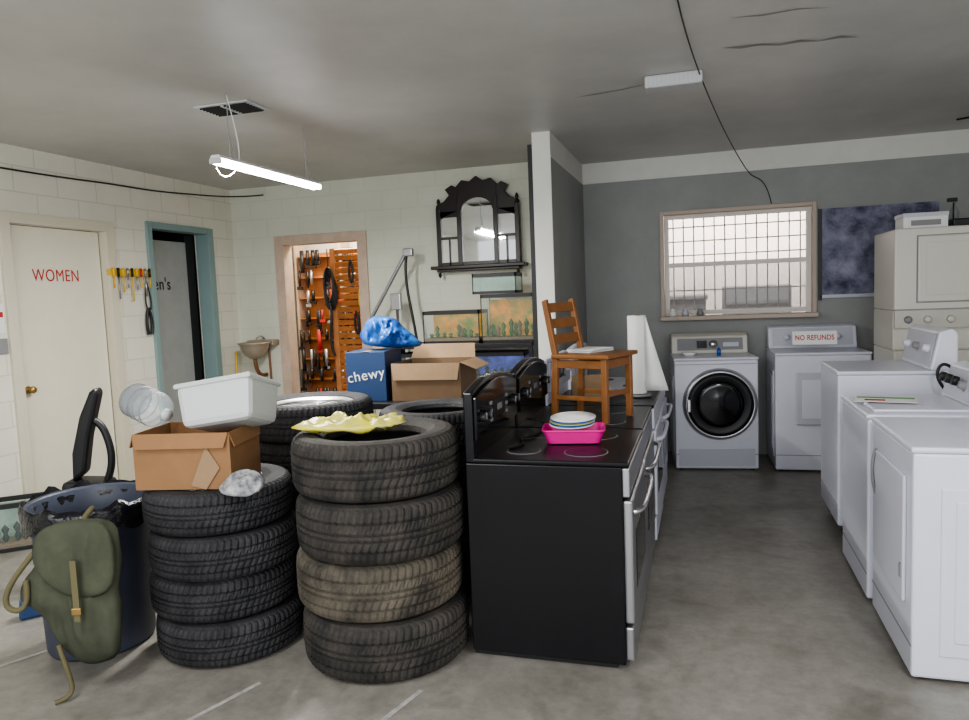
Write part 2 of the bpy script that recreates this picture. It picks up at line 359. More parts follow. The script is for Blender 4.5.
# ------------------------------------------------------------ wall things
rk=grp("wall_tool_rack",(XL,5.5,2.0))
box("board",.002,.03,-.26,.26,-.03,.03,YELP,rk,.004)
for k in range(9):
    y=-.22+k*.055;m_=[YELP,DARK,YELP,STL,DARK,YELP,RED,STL,DARK][k];L=[.1,.2,.14,.1,.22,.12,.1,.18,.1][k]
    cyl("handle",(.04,y,.0),.012,.08,m_,rk,seg=10);cyl("blade",(.04,y,-.04-L/2),.007,L,STL if k%2 else YELP,rk,seg=8)
mk=grp("hanging_pliers",(XL+.03,5.68,1.62))
tube("loop",[(0,0,.3),(0,.06,.1),(0,.02,-.05),(0,-.05,.1),(0,0,.3)],.007,DARK,mk)
tube("handle_a",[(0,0,.05),(0,-.05,-.06),(0,-.02,-.2)],.014,DARK,mk);tube("handle_b",[(0,0,.05),(0,.05,-.06),(0,.02,-.2)],.014,DARK,mk)
sg=grp("wall_notice",(XL,4.17,1.62));box("sheet",.002,.006,-.12,.04,-.10,.12,PAPER,sg);box("stripe",.006,.008,-.1,.03,.02,.06,RED,sg)
box("lower_sheet",.002,.006,-.13,.05,-.26,-.14,GRYP,sg)
sk=grp("utility_sink",(-4.70,6.86,1.24))
SKM=mat("sink_metal",(.42,.36,.28),.4,metal=.4)
lathe("basin",[(0,-.17),(.05,-.165),(.11,-.12),(.15,-.05),(.16,-.01),(.175,0),(.175,.012),(.15,.012),(.14,-.02),(.10,-.09),(.0,-.13)],SKM,sk,seg=40)
box("back_ledge",-.17,.17,.10,.235,-.03,.03,SKM,sk,.01)
tube("drain",[(0,.0,-.16),(0,.0,-.30),(0,.06,-.38),(0,.2,-.36)],.022,COP,sk);tube("faucet",[(0,.2,.02),(0,.2,.08),(0,.1,.09),(0,.05,.05)],.010,CHR,sk)
tube("supply",[(.05,.2,-.03),(.05,.21,-.5),(.05,.21,-1.2)],.012,COP,sk,bez=False)
br=grp("broom",(-4.97,6.95,0))
tube("stick",[(0,-.1,.3),(-.03,.0,1.15)],.012,YELP,br,bez=False);prism("bristles",[(-.18,.02),(.06,.02),(-.03,.32),(-.11,.32)],-.03,.03,YELP,br,'X',.01)
# ---- mirror
mi=grp("ornate_wall_mirror",(-2.13,7.03,1.94))
box("shelf",-.50,.48,-.10,.06,0,.035,DWOOD,mi,.006)
box("shelf_under",-.44,.42,-.07,.06,-.025,0,DWOOD,mi,.006)
for x in(-.42,-.20,.18,.40): box("post",x-.024,x+.024,-.03,.03,.035,.62 if abs(x)>.3 else .70,DWOOD,mi,.006)
for x in(-.42,.40):
    lathe("finial",[(0,.1),(.012,.085),(.02,.06),(.01,.04),(.026,.02),(.026,0),(0,0)],DWOOD,mi,(x,0,.62),seg=16)
    lathe("drop",[(0,-.06),(.02,-.03),(.012,-.01),(.024,0),(0,0)],DWOOD,mi,(x,-.04,-.03),seg=16)
prism("crest_l",[(-.42,.50),(-.20,.58),(-.20,.80),(-.27,.84),(-.34,.80),(-.30,.74),(-.36,.68),(-.42,.66)],-.02,.02,DWOOD,mi,'Y',.006)
prism("crest_r",[(.40,.50),(.18,.58),(.18,.80),(.25,.84),(.32,.80),(.28,.74),(.34,.68),(.40,.66)],-.02,.02,DWOOD,mi,'Y',.006)
arch=[(-.20,.58)]+[(-.16*math.cos(a)-.01,.58+.12*math.sin(a)) for a in [i*pi/10 for i in range(11)]]+[(.18,.58),(.20,.82),(.14,.88),(.06,.86),(-.01,.91),(-.08,.86),(-.16,.88),(-.22,.82)]
prism("crest_mid",arch,-.025,.025,DWOOD,mi,'Y',.005)
box("centre_glass",-.18,.16,-.005,.005,.035,.72,MIR,mi)
for x0,x1 in((-.40,-.22),(.20,.38)):
    box("side_glass",x0,x1,-.004,.004,.035,.58,MIR,mi);box("cross_rail",x0,x1,-.02,.02,.30,.325,DWOOD,mi,.003);box("cross_stile",(x0+x1)/2-.01,(x0+x1)/2+.01,-.02,.02,.035,.31,DWOOD,mi,.003)
    box("top_rail",x0,x1,-.02,.02,.52,.58,DWOOD,mi,.003)
box("bottom_rail",-.4,.38,-.02,.02,.035,.07,DWOOD,mi)
ps=grp("floral_wall_hanging",(1.54,YR-.02,1.94))
FLOR=mat("floral_print",(.34,.34,.46),.7,var=.8,vscale=5,col2=(.045,.05,.09))
box("cloth",-.46,.50,-.006,.006,-.40,.40,FLOR,ps);box("border_bottom",-.47,.51,-.01,.008,-.43,-.40,ENAM2,ps);box("border_left",-.49,-.46,-.01,.008,-.45,.40,DARK,ps)
sa=grp("floor_standing_gooseneck_pole",(-3.05,6.78,0))
cyl("base",(0.1,0,.02),.16,.04,DARK,sa);cyl("pole",(0.1,0,.8),.015,1.56,STL,sa)
tube("arm",[(-.20,0,1.46),(.24,0,2.14)],.018,STL,sa,bez=False);tube("arm2",[(.24,0,2.14),(.16,0,1.85),(.27,0,1.55),(.30,0,1.2)],.014,DARK,sa)
box("clamp",.2,.3,-.03,.03,2.08,2.16,STL,sa,.01);box("joint",.04,.15,-.03,.03,1.55,1.72,STL,sa,.01)
# ------------------------------------------------------------ aquarium stand + tanks
st=grp("aquarium_stand",(-2.2,6.62,0))
box("top",-.75,.72,-.24,.24,1.18,1.22,DARK,st,.004);box("mid",-.75,.72,-.24,.24,.82,.85,DARK,st,.004);box("low",-.75,.72,-.24,.24,.35,.38,DARK,st,.004)
for x in(-.75,-.02,.69):
    for y in(-.24,.2): box("leg",x,x+.035,y,y+.035,0,1.18,DARK,st)
def tank(name,loc,w_,d_,h,fill,rz=0,wm=GREENW):
    g=grp(name,loc,rz)
    for z0,z1 in((0,.025),(h-.035,h)):
        box("rim_f",-w_/2,w_/2,-d_/2,-d_/2+.012,z0,z1,DARK,g);box("rim_b",-w_/2,w_/2,d_/2-.012,d_/2,z0,z1,DARK,g)
        box("rim_l",-w_/2,-w_/2+.012,-d_/2,d_/2,z0,z1,DARK,g);box("rim_r",w_/2-.012,w_/2,-d_/2,d_/2,z0,z1,DARK,g)
    gm=TANKG if fill else GLSH
    box("pane_f",-w_/2+.004,w_/2-.004,-d_/2+.003,-d_/2+.008,.025,h-.025,gm,g);box("pane_b",-w_/2+.004,w_/2-.004,d_/2-.008,d_/2-.003,.025,h-.025,gm,g)
    box("pane_l",-w_/2+.003,-w_/2+.008,-d_/2+.008,d_/2-.008,.025,h-.025,gm,g);box("pane_r",w_/2-.008,w_/2-.003,-d_/2+.008,d_/2-.008,.025,h-.025,gm,g)
    for x in(-w_/2,w_/2-.008):
        for y in(-d_/2,d_/2-.008): box("corner_seal",x,x+.008,y,y+.008,.02,h-.02,DARK,g)
    if fill:
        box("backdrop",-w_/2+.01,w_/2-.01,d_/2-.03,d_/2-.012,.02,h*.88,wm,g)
        box("gravel",-w_/2+.01,w_/2-.01,-d_/2+.01,d_/2-.03,.006,.05,CARD3,g)
        for k in range(9):
            x=-w_/2+.05+k*(w_-.1)/8
            hh=random.uniform(.15,.45)*h
            lathe("plant",[(0,0),(.014,.02),(.024,hh*.3),(.012,hh*.5),(.026,hh*.75),(0,hh)],random.choice([GREENP,GREENP,CARD3]) if wm is GREENW else DARK,g,(x+random.uniform(-.02,.02),random.uniform(-.08,.06),.04),seg=8)
    return g
tank("aquarium",(-2.27,6.60,1.221),.56,.3,.31,True)
tank("aquarium",(-1.72,6.60,1.221),.50,.3,.45,True)
tank("aquarium",(-1.84,6.60,1.675),.42,.26,.19,False)
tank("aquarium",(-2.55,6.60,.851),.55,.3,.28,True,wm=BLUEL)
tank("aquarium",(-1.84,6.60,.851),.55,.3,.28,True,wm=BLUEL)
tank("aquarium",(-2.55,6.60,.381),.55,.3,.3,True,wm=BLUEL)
# ------------------------------------------------------------ tyres
def tyre_mesh(R,W,rb):
    h=W/2
    prof=[(rb,-h*.62),(rb+.012,-h*.80),(rb+.05,-h*.97),(R-.055,-h*1.0),(R-.03,-h*.95),(R-.012,-h*.84),(R-.003,-h*.70),
          (R,-h*.52),(R-.010,-h*.50),(R-.010,-h*.44),(R+.001,-h*.42),(R+.002,-h*.16),(R-.009,-h*.14),(R-.009,-h*.07),(R+.002,-h*.05)]
    prof=prof+[(r,-z) for r,z in prof[::-1]]
    inner=[(rb+.004,h*.55),(rb+.05,h*.78),(R-.05,h*.82),(R-.022,h*.6),(R-.022,-h*.6),(R-.05,-h*.82),(rb+.05,-h*.78),(rb+.004,-h*.55)]
    full=prof+inner
    seg=216;bm=bmesh.new();rings=[];np_=len(prof)
    for i in range(seg):
        a0=2*pi*i/seg;ring=[]
        for j,(r,z) in enumerate(full):
            a=a0
            if j<np_ and r>R-.02:
                a+=.45*z
                if (i%3==0) and abs(z)>h*.3 : r-=.007
                if (i%3==1) and abs(z)<=h*.3: r-=.004
            ring.append(bm.verts.new((r*math.cos(a),r*math.sin(a),z)))
        rings.append(ring)
    n=len(full)
    for i in range(seg):
        A=rings[i];B=rings[(i+1)%seg]
        for j in range(n):
            k=(j+1)%n;bm.faces.new((A[j],B[j],B[k],A[k]))
    bmesh.ops.recalc_face_normals(bm,faces=bm.faces)
    me=bpy.data.meshes.new("tyre");bm.to_mesh(me);bm.free()
    return me
TM={}
def tyre(c,R,W,rb=.205,m=RUB,tilt=(0,0),wheel=False):
    key=(R,W,rb,m.name)
    if key not in TM:
        me=tyre_mesh(R,W,rb);me.materials.append(m);TM[key]=me
    e=grp("car_tire",c,random.random()*6,tilt[0],tilt[1])
    o=bpy.data.objects.new("rubber",TM[key]);col.objects.link(o);o.parent=e
    if wheel:
        h=W/2
        lathe("rim",[(rb-.002,-h*.6),(rb-.015,-h*.5),(rb-.015,h*.5),(rb+.008,h*.72),(rb-.004,h*.78),(rb-.02,h*.6)],ALLOY,e,seg=48)
        cyl("hub",(0,0,h*.45),.06,.03,ALLOY,e,bev=.005)
        cyl("cap",(0,0,h*.45+.018),.03,.01,GRYP,e)
        for k in range(5):
            a=k*2*pi/5
            for da in(-.14,.14):
                bm=bmesh.new();P=[(.04*math.cos(a+da*3),.04*math.sin(a+da*3)),((rb-.012)*math.cos(a+da-.05),(rb-.012)*math.sin(a+da-.05)),((rb-.012)*math.cos(a+da+.05),(rb-.012)*math.sin(a+da+.05)),(.04*math.cos(a+da*3+.3),.04*math.sin(a+da*3+.3))]
                A=[bm.verts.new((x,y,h*.40)) for x,y in P];B=[bm.verts.new((x,y,h*.52)) for x,y in P]
                bm.faces.new(A);bm.faces.new(B[::-1])
                for i in range(4):bm.faces.new((A[i],B[i],B[(i+1)%4],A[(i+1)%4]))
                obj("spoke",bm,ALLOY,e)
        cyl("brake_disc",(0,0,h*.1),rb-.03,.01,DARK,e)
    return e
random.seed(5)
WA=.262
for k in range(4): tyre((-1.475+[.012,-.012,.016,-.004][k],3.06+[0,.01,-.01,0.01][k],WA/2+.001+k*(WA+.002)),.388,WA,rb=.23,m=[RUB,RUBD,RUB,RUB][k])
WB_=.203
for k in range(4): tyre((-2.285+[.015,-.015,.014,-.010][k],2.98+[0,.01,-.01,0][k],WB_/2+.001+k*(WB_+.002)),.348,WB_,rb=.2,m=RUB2,wheel=(k==3))
for k in range(5): tyre((-2.28+[.01,-.01,0,.01,0][k],3.87,.108+k*.216),.37,.214,rb=.25,m=RUB2,wheel=(k==4))
for k in range(5): tyre((-1.47,3.90,.104+k*.207),.345,.205,rb=.2,m=RUB2)
ZT1=4*(WA+.002);ZT2=4*(WB_+.002)
# ------------------------------------------------------------ boxes & clutter
def obox(name,loc,rz,w_,d_,h,m,flaps=(1,1,1,1),fl=.16,ang=(1.9,2.2,2.0,2.4),mf=None):
    g=grp(name,loc,rz);t_=.006
    box("bottom",-w_/2,w_/2,-d_/2,d_/2,0,t_,m,g)
    box("side_f",-w_/2,w_/2,-d_/2,-d_/2+t_,t_,h,m,g);box("side_b",-w_/2,w_/2,d_/2-t_,d_/2,t_,h,m,g)
    box("side_l",-w_/2,-w_/2+t_,-d_/2+t_,d_/2-t_,t_,h,m,g);box("side_r",w_/2-t_,w_/2,-d_/2+t_,d_/2-t_,t_,h,m,g)
    for k,(nm,on) in enumerate(zip("fblr",flaps)):
        if not on: continue
        L=w_ if k<2 else d_
        bm=bmesh.new();a=ang[k];s=[-1,1,-1,1][k]
        P=[]
        for e_,q in((-L/2+.003,0),(L/2-.003,0),(L/2-.02,1),(-L/2+.02,1)):
            out=s*(math.sin(a)*fl*q);up=math.cos(a)*fl*q
            if k<2:P.append((e_,s*d_/2+out,h+up))
            else:P.append((s*w_/2+out,e_,h+up))
        bm.faces.new([bm.verts.new(p) for p in P])
        o=obj("flap_"+nm,bm,mf or m,g);sd=o.modifiers.new("s","SOLIDIFY");sd.thickness=.005
    return g
b1=obox("open_cardboard_box",(-2.325,2.89,ZT2+.003),math.radians(12),.46,.34,.26,CARD,(1,0,1,1),.07,(2.85,2.0,2.7,2.9))
prism("torn_patch",[(.04,.02),(.12,.20),(.18,.10),(.11,.0)],-.178,-.174,CARD2,b1,'Y')
fc=grp("white_foam_cooler",(-2.17,2.94,ZT2+.36),math.radians(8),math.radians(-16),math.radians(-8))
bm=bmesh.new();bmesh.ops.create_cube(bm,size=1)
for v in bm.verts:
    tt=1 if v.co.z>0 else .90
    v.co=Vector((v.co.x*.38*tt,v.co.y*.31*tt,v.co.z*.20))
obj("tub",bm,FOAM,fc,(0,0,.0),bev=.03)
box("lid",-.195,.195,-.160,.160,.085,.11,FOAM,fc,.010);box("lid_panel",-.14,.14,-.11,.11,.11,.117,FOAM,fc,.004)
jg=grp("clear_plastic_jug",(-2.58,2.87,1.185),math.radians(-15))
lathe("body",[(0,-.13),(.07,-.13),(.085,-.11),(.085,-.05),(.079,-.04),(.085,-.03),(.085,.03),(.079,.04),(.085,.05),(.08,.08),(.05,.115),(.026,.125),(.026,.14),(0,.14)],CLR,jg,rot=(0,pi/2+.25,0),seg=32)
lathe("cap",[(0,.150),(.028,.150),(.028,.128),(0,.128)],FOAM,jg,rot=(0,pi/2+.25,0),seg=24)
lathe("base_cup",[(0,-.132),(.072,-.132),(.086,-.11),(.086,-.10),(.08,-.12),(0,-.125)],GRYP,jg,rot=(0,pi/2+.25,0),seg=24)
for x in(-.05,.0,.05): lathe("ridge",[(.084,x-.006),(.0875,x),(.084,x+.006)],GRYP,jg,rot=(0,pi/2+.25,0),seg=32)
rg=puff("crumpled_rag",[(-.10,-.04),(-.02,-.07),(.08,-.05),(.10,.02),(.04,.07),(-.03,.08),(-.08,.04)],.025,RAG,None,(-1.99,2.75,ZT2+.035),(-.95,0,.2),amp=.025,freq=15)
b2=obox("open_cardboard_box",(-1.90,5.0,.926),math.radians(2),.52,.42,.27,CARD3,(1,1,0,1),.12,(3.0,.5,1.2,2.0),mf=CARD2)
b3=grp("blue_shipping_box",(-2.36,4.95,.926),math.radians(6))
box("carton",-.15,.15,-.2,.2,0,.36,BLUE,b3,.004);box("tape",-.03,.03,-.202,.202,.361,.363,CARD2,b3)
text("label","chewy",.105,WHT,b3,(0.0,-.203,.19),(pi/2,-.15,0))
tb=grp("work_table",(-2.05,5.0,0))
box("top",-.68,.60,-.33,.33,.88,.925,DARK,tb,.005)
for x in(-.64,.54):
    for y in(-.3,.24): box("leg",x,x+.05,y,y+.05,0,.88,DARK,tb)
box("lower_shelf",-.64,.58,-.3,.3,.30,.33,DARK,tb)
puff("blue_plastic_bag",[(-.20,-.08),(-.05,-.11),(.16,-.10),(.24,-.06),(.14,.03),(.04,.10),(-.06,.12),(-.17,.08)],.10,BLUEB,None,(-2.24,4.97,1.41),(0,.1,.2),amp=.06,freq=12)
puff("yellow_plastic_bag",[(-.27,-.06),(-.05,-.10),(.14,-.08),(.22,.0),(.18,.12),(.05,.08),(-.10,.12),(-.25,.06)],.02,YEL,None,(-1.54,3.0,ZT1+.035),(-1.50,0,.3),amp=.045,freq=16)
# ---- trash can, bag
tc=grp("trash_can",(-2.93,2.82,0))
lathe("body",[(0,.01),(.235,.0),(.245,.02),(.265,.60),(.28,.61),(.28,.66),(.29,.67),(.295,.72),(.285,.735),(.275,.72),(.255,.62),(.23,.03),(0,.03)],CAN,tc,seg=48)
bm=bmesh.new();rings=[]
for j,(r,z) in enumerate([(.245,.50),(.272,.70),(.298,.745),(.308,.71),(.302,.66),(.306,.62)]):
    rings.append([bm.verts.new(((r+.010*noise.noise(Vector((i*.7,j*.8,2))))*math.cos(2*pi*i/60),(r+.010*noise.noise(Vector((i*.7,j*.8,2))))*math.sin(2*pi*i/60),z+(.05*noise.noise(Vector((i*.4,j,5))) if j>1 else 0))) for i in range(60)])
for j in range(5):
    for i in range(60): bm.faces.new((rings[j][i],rings[j][(i+1)%60],rings[j+1][(i+1)%60],rings[j+1][i]))
bm.faces.new(rings[0])
obj("liner_bag",bm,BAGB,tc,smooth=True)
sb=grp("olive_canvas_bag",(-2.60,2.38,.43),math.radians(20))
puff("pouch",[(-.10,.31),(.0,.34),(.16,.33),(.20,.22),(.18,.02),(.19,-.14),(.15,-.27),(.02,-.30),(-.08,-.22),(-.14,-.08),(-.22,.0),(-.20,.10),(-.13,.20)],.045,OLIVE,sb,amp=.04,freq=7,seed=3,ridge=.7,fz=.35)
puff("flap",[(-.10,.31),(.02,.35),(.18,.33),(.20,.18),(.17,.05),(.06,.02),(-.06,.07),(-.13,.18)],.022,OLIVE,sb,(0,-.065,.0),amp=.022,freq=9,seed=8,ridge=.6,fz=.4)
tube("strap_loop",[(-.10,-.03,.26),(-.20,-.05,.15),(-.28,-.05,.04),(-.25,-.05,-.04),(-.17,-.04,-.02),(-.18,-.04,.10)],.012,STRAP,sb)
tube("strap_tail",[(-.06,-.06,-.18),(-.03,-.07,-.28),(-.02,-.05,-.36),(-.02,-.06,-.415),(-.08,-.09,-.418)],.010,STRAP,sb)
box("buckle_strap",.045,.070,-.118,-.112,-.06,.20,STRAP,sb);box("buckle",.038,.077,-.124,-.116,-.03,.0,BRASS,sb,.003)
tube("rim_hook",[(.05,.0,.32),(.04,.06,.345),(.03,.14,.35)],.012,STRAP,sb)
oc=grp("upright_vacuum_cleaner",(-3.60,3.50,0),math.radians(22))
prism("handle",[(.03,1.17),(.07,1.20),(.085,1.16),(.045,1.02),(.01,.90),(-.03,.68),(-.11,.62),(-.10,.80),(-.04,1.02)],-.05,.05,DARK,oc,'Y',.02)
tube("grip",[(.01,0,1.0),(.06,0,.98),(.10,0,.92),(.13,0,.72),(.08,0,.62)],.022,DARK,oc)
prism("body",[(-.15,.64),(.10,.62),(.13,.30),(.10,.10),(-.16,.10),(-.18,.35)],-.11,.11,DARK,oc,'Y',.03)
box("floor_head",-.18,.18,-.22,.12,.003,.12,DARK,oc,.03)
for x in(-.16,.16): cyl("wheel",(x,.12,.05),.05,.03,DARK,oc,'X')
tank("fish_tank",(-4.73,3.88,.003),.46,.26,.34,True,math.radians(41),WATER)
bt=grp("blue_shoe",(-3.50,3.02,0),math.radians(50));prism("shoe",[(-.14,0),(.14,0),(.15,.03),(.1,.05),(0,.07),(-.05,.11),(-.13,.11),(-.14,.04)],-.045,.045,BLUE,bt,'Y',.015)
# ------------------------------------------------------------ stoves
def stove(loc,body,top,door,rz=pi/2,white=False,arch=.05,bgm=None,D=.69):
    g=grp("kitchen_stove",loc,rz);W=.755;H=.905
    box("body",-W/2,W/2,-D/2,D/2,.03,H,body,g,.006)
    box("kick",-W/2+.03,W/2-.03,-D/2+.04,D/2,0,.03,DARK,g)
    box("cooktop",-W/2,W/2,-D/2-.03,D/2-.03,H,H+.022,top,g,.008)
    for x in(-.19,.19):
        for y,r in((-.17,.10),(.12,.08)):
            cyl("burner",(x,y,H+.0225),r,.002,GRYP if not white else DARK,g);cyl("burner_in",(x,y,H+.0235),r-.005,.002,TOPG if not white else DARK,g)
    box("drawer",-W/2+.005,W/2-.005,-D/2-.035,-D/2,.05,.20,door,g,.008)
    box("oven_door",-W/2+.005,W/2-.005,-D/2-.04,-D/2,.215,.76,door,g,.01)
    box("oven_window",-.24,.24,-D/2-.043,-D/2-.04,.33,.60,GLS,g,.004)
    box("fascia",-W/2+.003,W/2-.003,-D/2-.03,-D/2,.775,H-.004,door,g,.005)
    tube("door_handle",[(-.33,-D/2-.04,.70),(-.32,-D/2-.075,.705),(-.2,-D/2-.085,.71),(.2,-D/2-.085,.71),(.32,-D/2-.075,.705),(.33,-D/2-.04,.70)],.013,CHR if not white else ENAM,g)
    bm_=bgm or body
    top_=[(-W/2,H),(-W/2,H+.32)]+[(-W/2+W*k/12,H+.32+arch*math.sin(pi*k/12)) for k in range(1,12)]+[(W/2,H+.32),(W/2,H)]
    prism("backguard",top_,D/2-.045,D/2,bm_,g,'Y',.008)
    prism("control_panel",[(-W/2+.01,H+.10)]+[(-W/2+.01+(W-.02)*k/12,H+.295+arch*math.sin(pi*k/12)) for k in range(13)]+[(W/2-.01,H+.10)],D/2-.062,D/2-.045,GLS if not white else ENAM2,g,'Y',.005)
    for x in(-.31,-.23,.23,.31):
        cyl("knob",(x,D/2-.075,H+.2),.022,.03,bm_ if white else DARK,g,'Y',bev=.003,seg=20);box("knob_mark",x-.003,x+.003,D/2-.094,D/2-.09,H+.19,H+.22,CHR,g)
    box("clock",-.1,.1,D/2-.066,D/2-.062,H+.16,H+.25,DARK,g,.003);box("clock_digits",-.04,.04,D/2-.068,D/2-.066,H+.19,H+.22,GRYP,g)
    for x in (-.14,.14):
        for z in(.16,.2,.24): box("button",x-.015,x+.015,D/2-.067,D/2-.062,H+z-.008,H+z+.008,GRYP,g)
    return g
s1=stove((-.685,3.43,0),BLK,TOPG,STL,D=.70)
s2=stove((-.685,4.22,0),BLK,TOPG,STL)
s3=stove((-.675,5.01,0),ENAM,TOPG,ENAM,white=True,arch=.0)
s4=stove((-.665,5.80,0),ENAM,ENAM,ENAM,white=True,arch=.02,D=.66)
ch=grp("wooden_childs_chair",(-.60,4.13,.931),math.radians(70))
sh=.36
for x in(-.15,.15):
    box("leg_front",x-.017,x+.017,-.165,-.131,0,sh,WOOD,ch,.004)
    prism("leg_back",[(.16,0),(.195,0),(.175,sh),(.235,.68),(.205,.69),(.14,sh)],x-.015,x+.015,WOOD,ch,'X',.004)
    box("side_rail",x-.01,x+.01,-.13,.15,sh-.06,sh-.015,WOOD,ch,.003);box("stretcher",x-.009,x+.009,-.13,.16,.12,.145,WOOD,ch,.003)
box("seat",-.19,.19,-.19,.17,sh-.005,sh+.02,WOOD,ch,.008)
box("front_rail",-.14,.14,-.158,-.140,sh-.06,sh-.01,WOOD,ch,.003);box("front_stretcher",-.14,.14,-.155,-.140,.14,.165,WOOD,ch,.003)
for z,y in((.64,.208),(.55,.192),(.46,.178)): box("back_slat",-.14,.14,y-.008,y+.008,z-.028,z+.028,WOOD,ch,.004,rot=(-.17,0,0))
pp=grp("paper_stack",(-.62,4.18,.931+sh+.021),math.radians(60))
for k in range(3): box("sheet",-.11+.004*k,.11+.003*k,-.08,.08,k*.006,k*.006+.005,[PAPER,ENAM2,PAPER][k],pp,rot=(0,0,.06*k))
pb=grp("pink_basket",(-.61,3.48,.933),math.radians(8))
bm=bmesh.new()
def rr(w_,d_,z,n=6,r=.03):
    P=[]
    for cx_,cy_,a0 in((w_-r,d_-r,0),(-w_+r,d_-r,pi/2),(-w_+r,-d_+r,pi),(w_-r,-d_+r,3*pi/2)):
        for i in range(n):
            a=a0+i*pi/2/(n-1);P.append(bm.verts.new((cx_+r*math.cos(a),cy_+r*math.sin(a),z)))
    return P
Rg=[rr(.125,.085,.002),rr(.145,.10,.065),rr(.152,.107,.068),rr(.152,.107,.060)]
for a,b_ in zip(Rg,Rg[1:]):
    for i in range(len(a)): bm.faces.new((a[i],a[(i+1)%len(a)],b_[(i+1)%len(a)],b_[i]))
bm.faces.new(Rg[0]);o=obj("tub",bm,PINK,pb,smooth=False);s=o.modifiers.new("s","SOLIDIFY");s.thickness=.003
pl=grp("stack_of_plates",(-.62,3.48,1.003),math.radians(0),math.radians(4))
for k,m_ in enumerate([WHT,BLUEB,YEL,BLUEB,WHT]):
    lathe("plate",[(0,0),(.05,0),(.11,.012),(.111,.015),(.05,.004),(0,.004)],m_,pl,(0.002*k,0,k*.008),seg=36)
cd=grp("power_cord");tube("cord",[(-.88,3.25,.937),(-.8,3.35,.937),(-.92,3.45,.937),(-.80,3.55,.937),(-.84,3.70,.937),(-.78,3.78,.937),(-.86,3.9,.96),(-.92,3.8,.98)],.007,DARK,cd)
cn=grp("paper_towel_roll",(-.43,5.02,.932))
cyl("holder_base",(0,0,.008),.09,.014,GRYP,cn);cyl("roll",(0,0,.285),.062,.53,PAPER,cn,bev=.004);cyl("core",(0,0,.553),.02,.006,CARD2,cn)
bm=bmesh.new();A=[];B=[]
for i in range(9):
    tt=i/8;z=.54-.5*tt;A.append(bm.verts.new((.055,-.03,z)));B.append(bm.verts.new((.066+.14*tt,-.05-.02*math.sin(tt*5),z)))
for i in range(8): bm.faces.new((A[i],A[i+1],B[i+1],B[i]))
o=obj("loose_sheet",bm,PAPER,cn,smooth=True);s=o.modifiers.new("s","SOLIDIFY");s.thickness=.002
st_=grp("small_carton",(-.78,4.98,.932),.2);box("carton",-.1,.1,-.08,.08,0,.10,CARD2,st_,.003);box("flap",-.1,.1,-.08,-.078,.1,.16,CARD2,st_)
# ------------------------------------------------------------ laundry machines
def machine(name,loc,rz,W=.69,D=.66,H=.94,kind='dryer',body=ENAM,bgh=.17,cast=False):
    g=grp(name,loc,rz);z0=.10 if cast else .015
    box("cabinet",-W/2,W/2,-D/2,D/2,z0,H-.02,body,g,.012)
    box("top",-W/2-.004,W/2+.004,-D/2-.008,D/2,H-.02,H+.005,body,g,.01)
    if cast:
        for x in(-W/2+.08,W/2-.08):
            for y in(-D/2+.08,D/2-.08):
                cyl("caster",(x,y,.045),.045,.03,DARK,g,'X',bev=.004);box("fork",x-.03,x+.03,y-.03,y+.03,.06,.10,DARK,g)
    else:
        for x in(-W/2+.05,W/2-.05):
            for y in(-D/2+.05,D/2-.05): cyl("foot",(x,y,.008),.02,.016,DARK,g)
    for s in(-1,1):
        X=s*(W/2+.001)
        box("side_panel",X-.006,X+.006,-D/2+.10,D/2-.06,z0+.10,H-.16,body,g,.006)
        box("side_panel_inner",X-.012,X+.012,-D/2+.15,D/2-.11,z0+.16,H-.21,body,g,.008)
    box("toe_line",-W/2+.002,W/2-.002,-D/2-.002,-D/2,z0+.13,z0+.136,GRYP,g)
    if kind=='washer':
        box("lid",-W/2+.07,W/2-.07,-D/2+.04,D/2-.16,H+.005,H+.02,body,g,.01);box("lid_grip",-.06,.06,-D/2+.035,-D/2+.06,H+.008,H+.024,ENAM2,g,.004)
    if kind!='front':
        prism("console",[(D/2-.15,H+.005),(D/2-.10,H+bgh),(D/2-.03,H+bgh+.02),(D/2,H+bgh-.01),(D/2,H+.005)],-W/2+.004,W/2-.004,body,g,'X',.012)
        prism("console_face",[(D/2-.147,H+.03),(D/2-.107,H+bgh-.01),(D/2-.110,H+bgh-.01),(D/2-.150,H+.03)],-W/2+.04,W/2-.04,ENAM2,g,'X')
        for x in(-.22,.0,.22):
            lathe("dial",[(0,.03),(.02,.03),(.026,.0),(.032,-.002),(0,-.002)],body if x else GRYP,g,(x,D/2-.132,H+bgh*.55),(pi/2-.3,0,0),24)
    return g
r1=machine("clothes_dryer",(1.135,3.595,0),-pi/2,W=.72,H=.975,kind='none')
r2=machine("washing_machine",(1.125,4.37,0),-pi/2,H=.975,kind='washer',bgh=.19)
r3=machine("washing_machine",(1.14,5.31,0),-pi/2,H=1.09,kind='plain',cast=True,bgh=.24)
tube("front_grip",[(-.27,-.335,.62),(-.25,-.36,.70),(-.25,-.36,.78),(-.27,-.335,.84)],.008,GRYP,r1)
box("front_door",-.24,.27,-.345,-.33,.30,.84,ENAM,r1,.012);box("hinge",.24,.26,-.352,-.345,.40,.46,GRYP,r1)
for y in(-.26,-.16,-.06): cyl("dark_knob",(y,.17,1.10),.026,.03,DARK,r2,rot=(pi/2-.3,0,0),bev=.003)
lf_=grp("leaflet",(.95,4.38,1.0035),math.radians(-12))
box("sheet",-.15,.15,-.10,.10,0,.002,PAPER,lf_);box("green_band",-.14,.14,.03,.08,.002,.003,mat("leaf_green",(.15,.35,.12),.7),lf_);box("red_mark",-.1,.0,-.06,-.01,.002,.003,RED,lf_)
hs=grp("drain_hose");tube("hose",[(1.42,4.85,1.1),(1.36,4.84,1.18),(1.3,4.84,1.10),(1.34,4.84,1.02),(1.44,4.84,.9)],.009,DARK,hs)
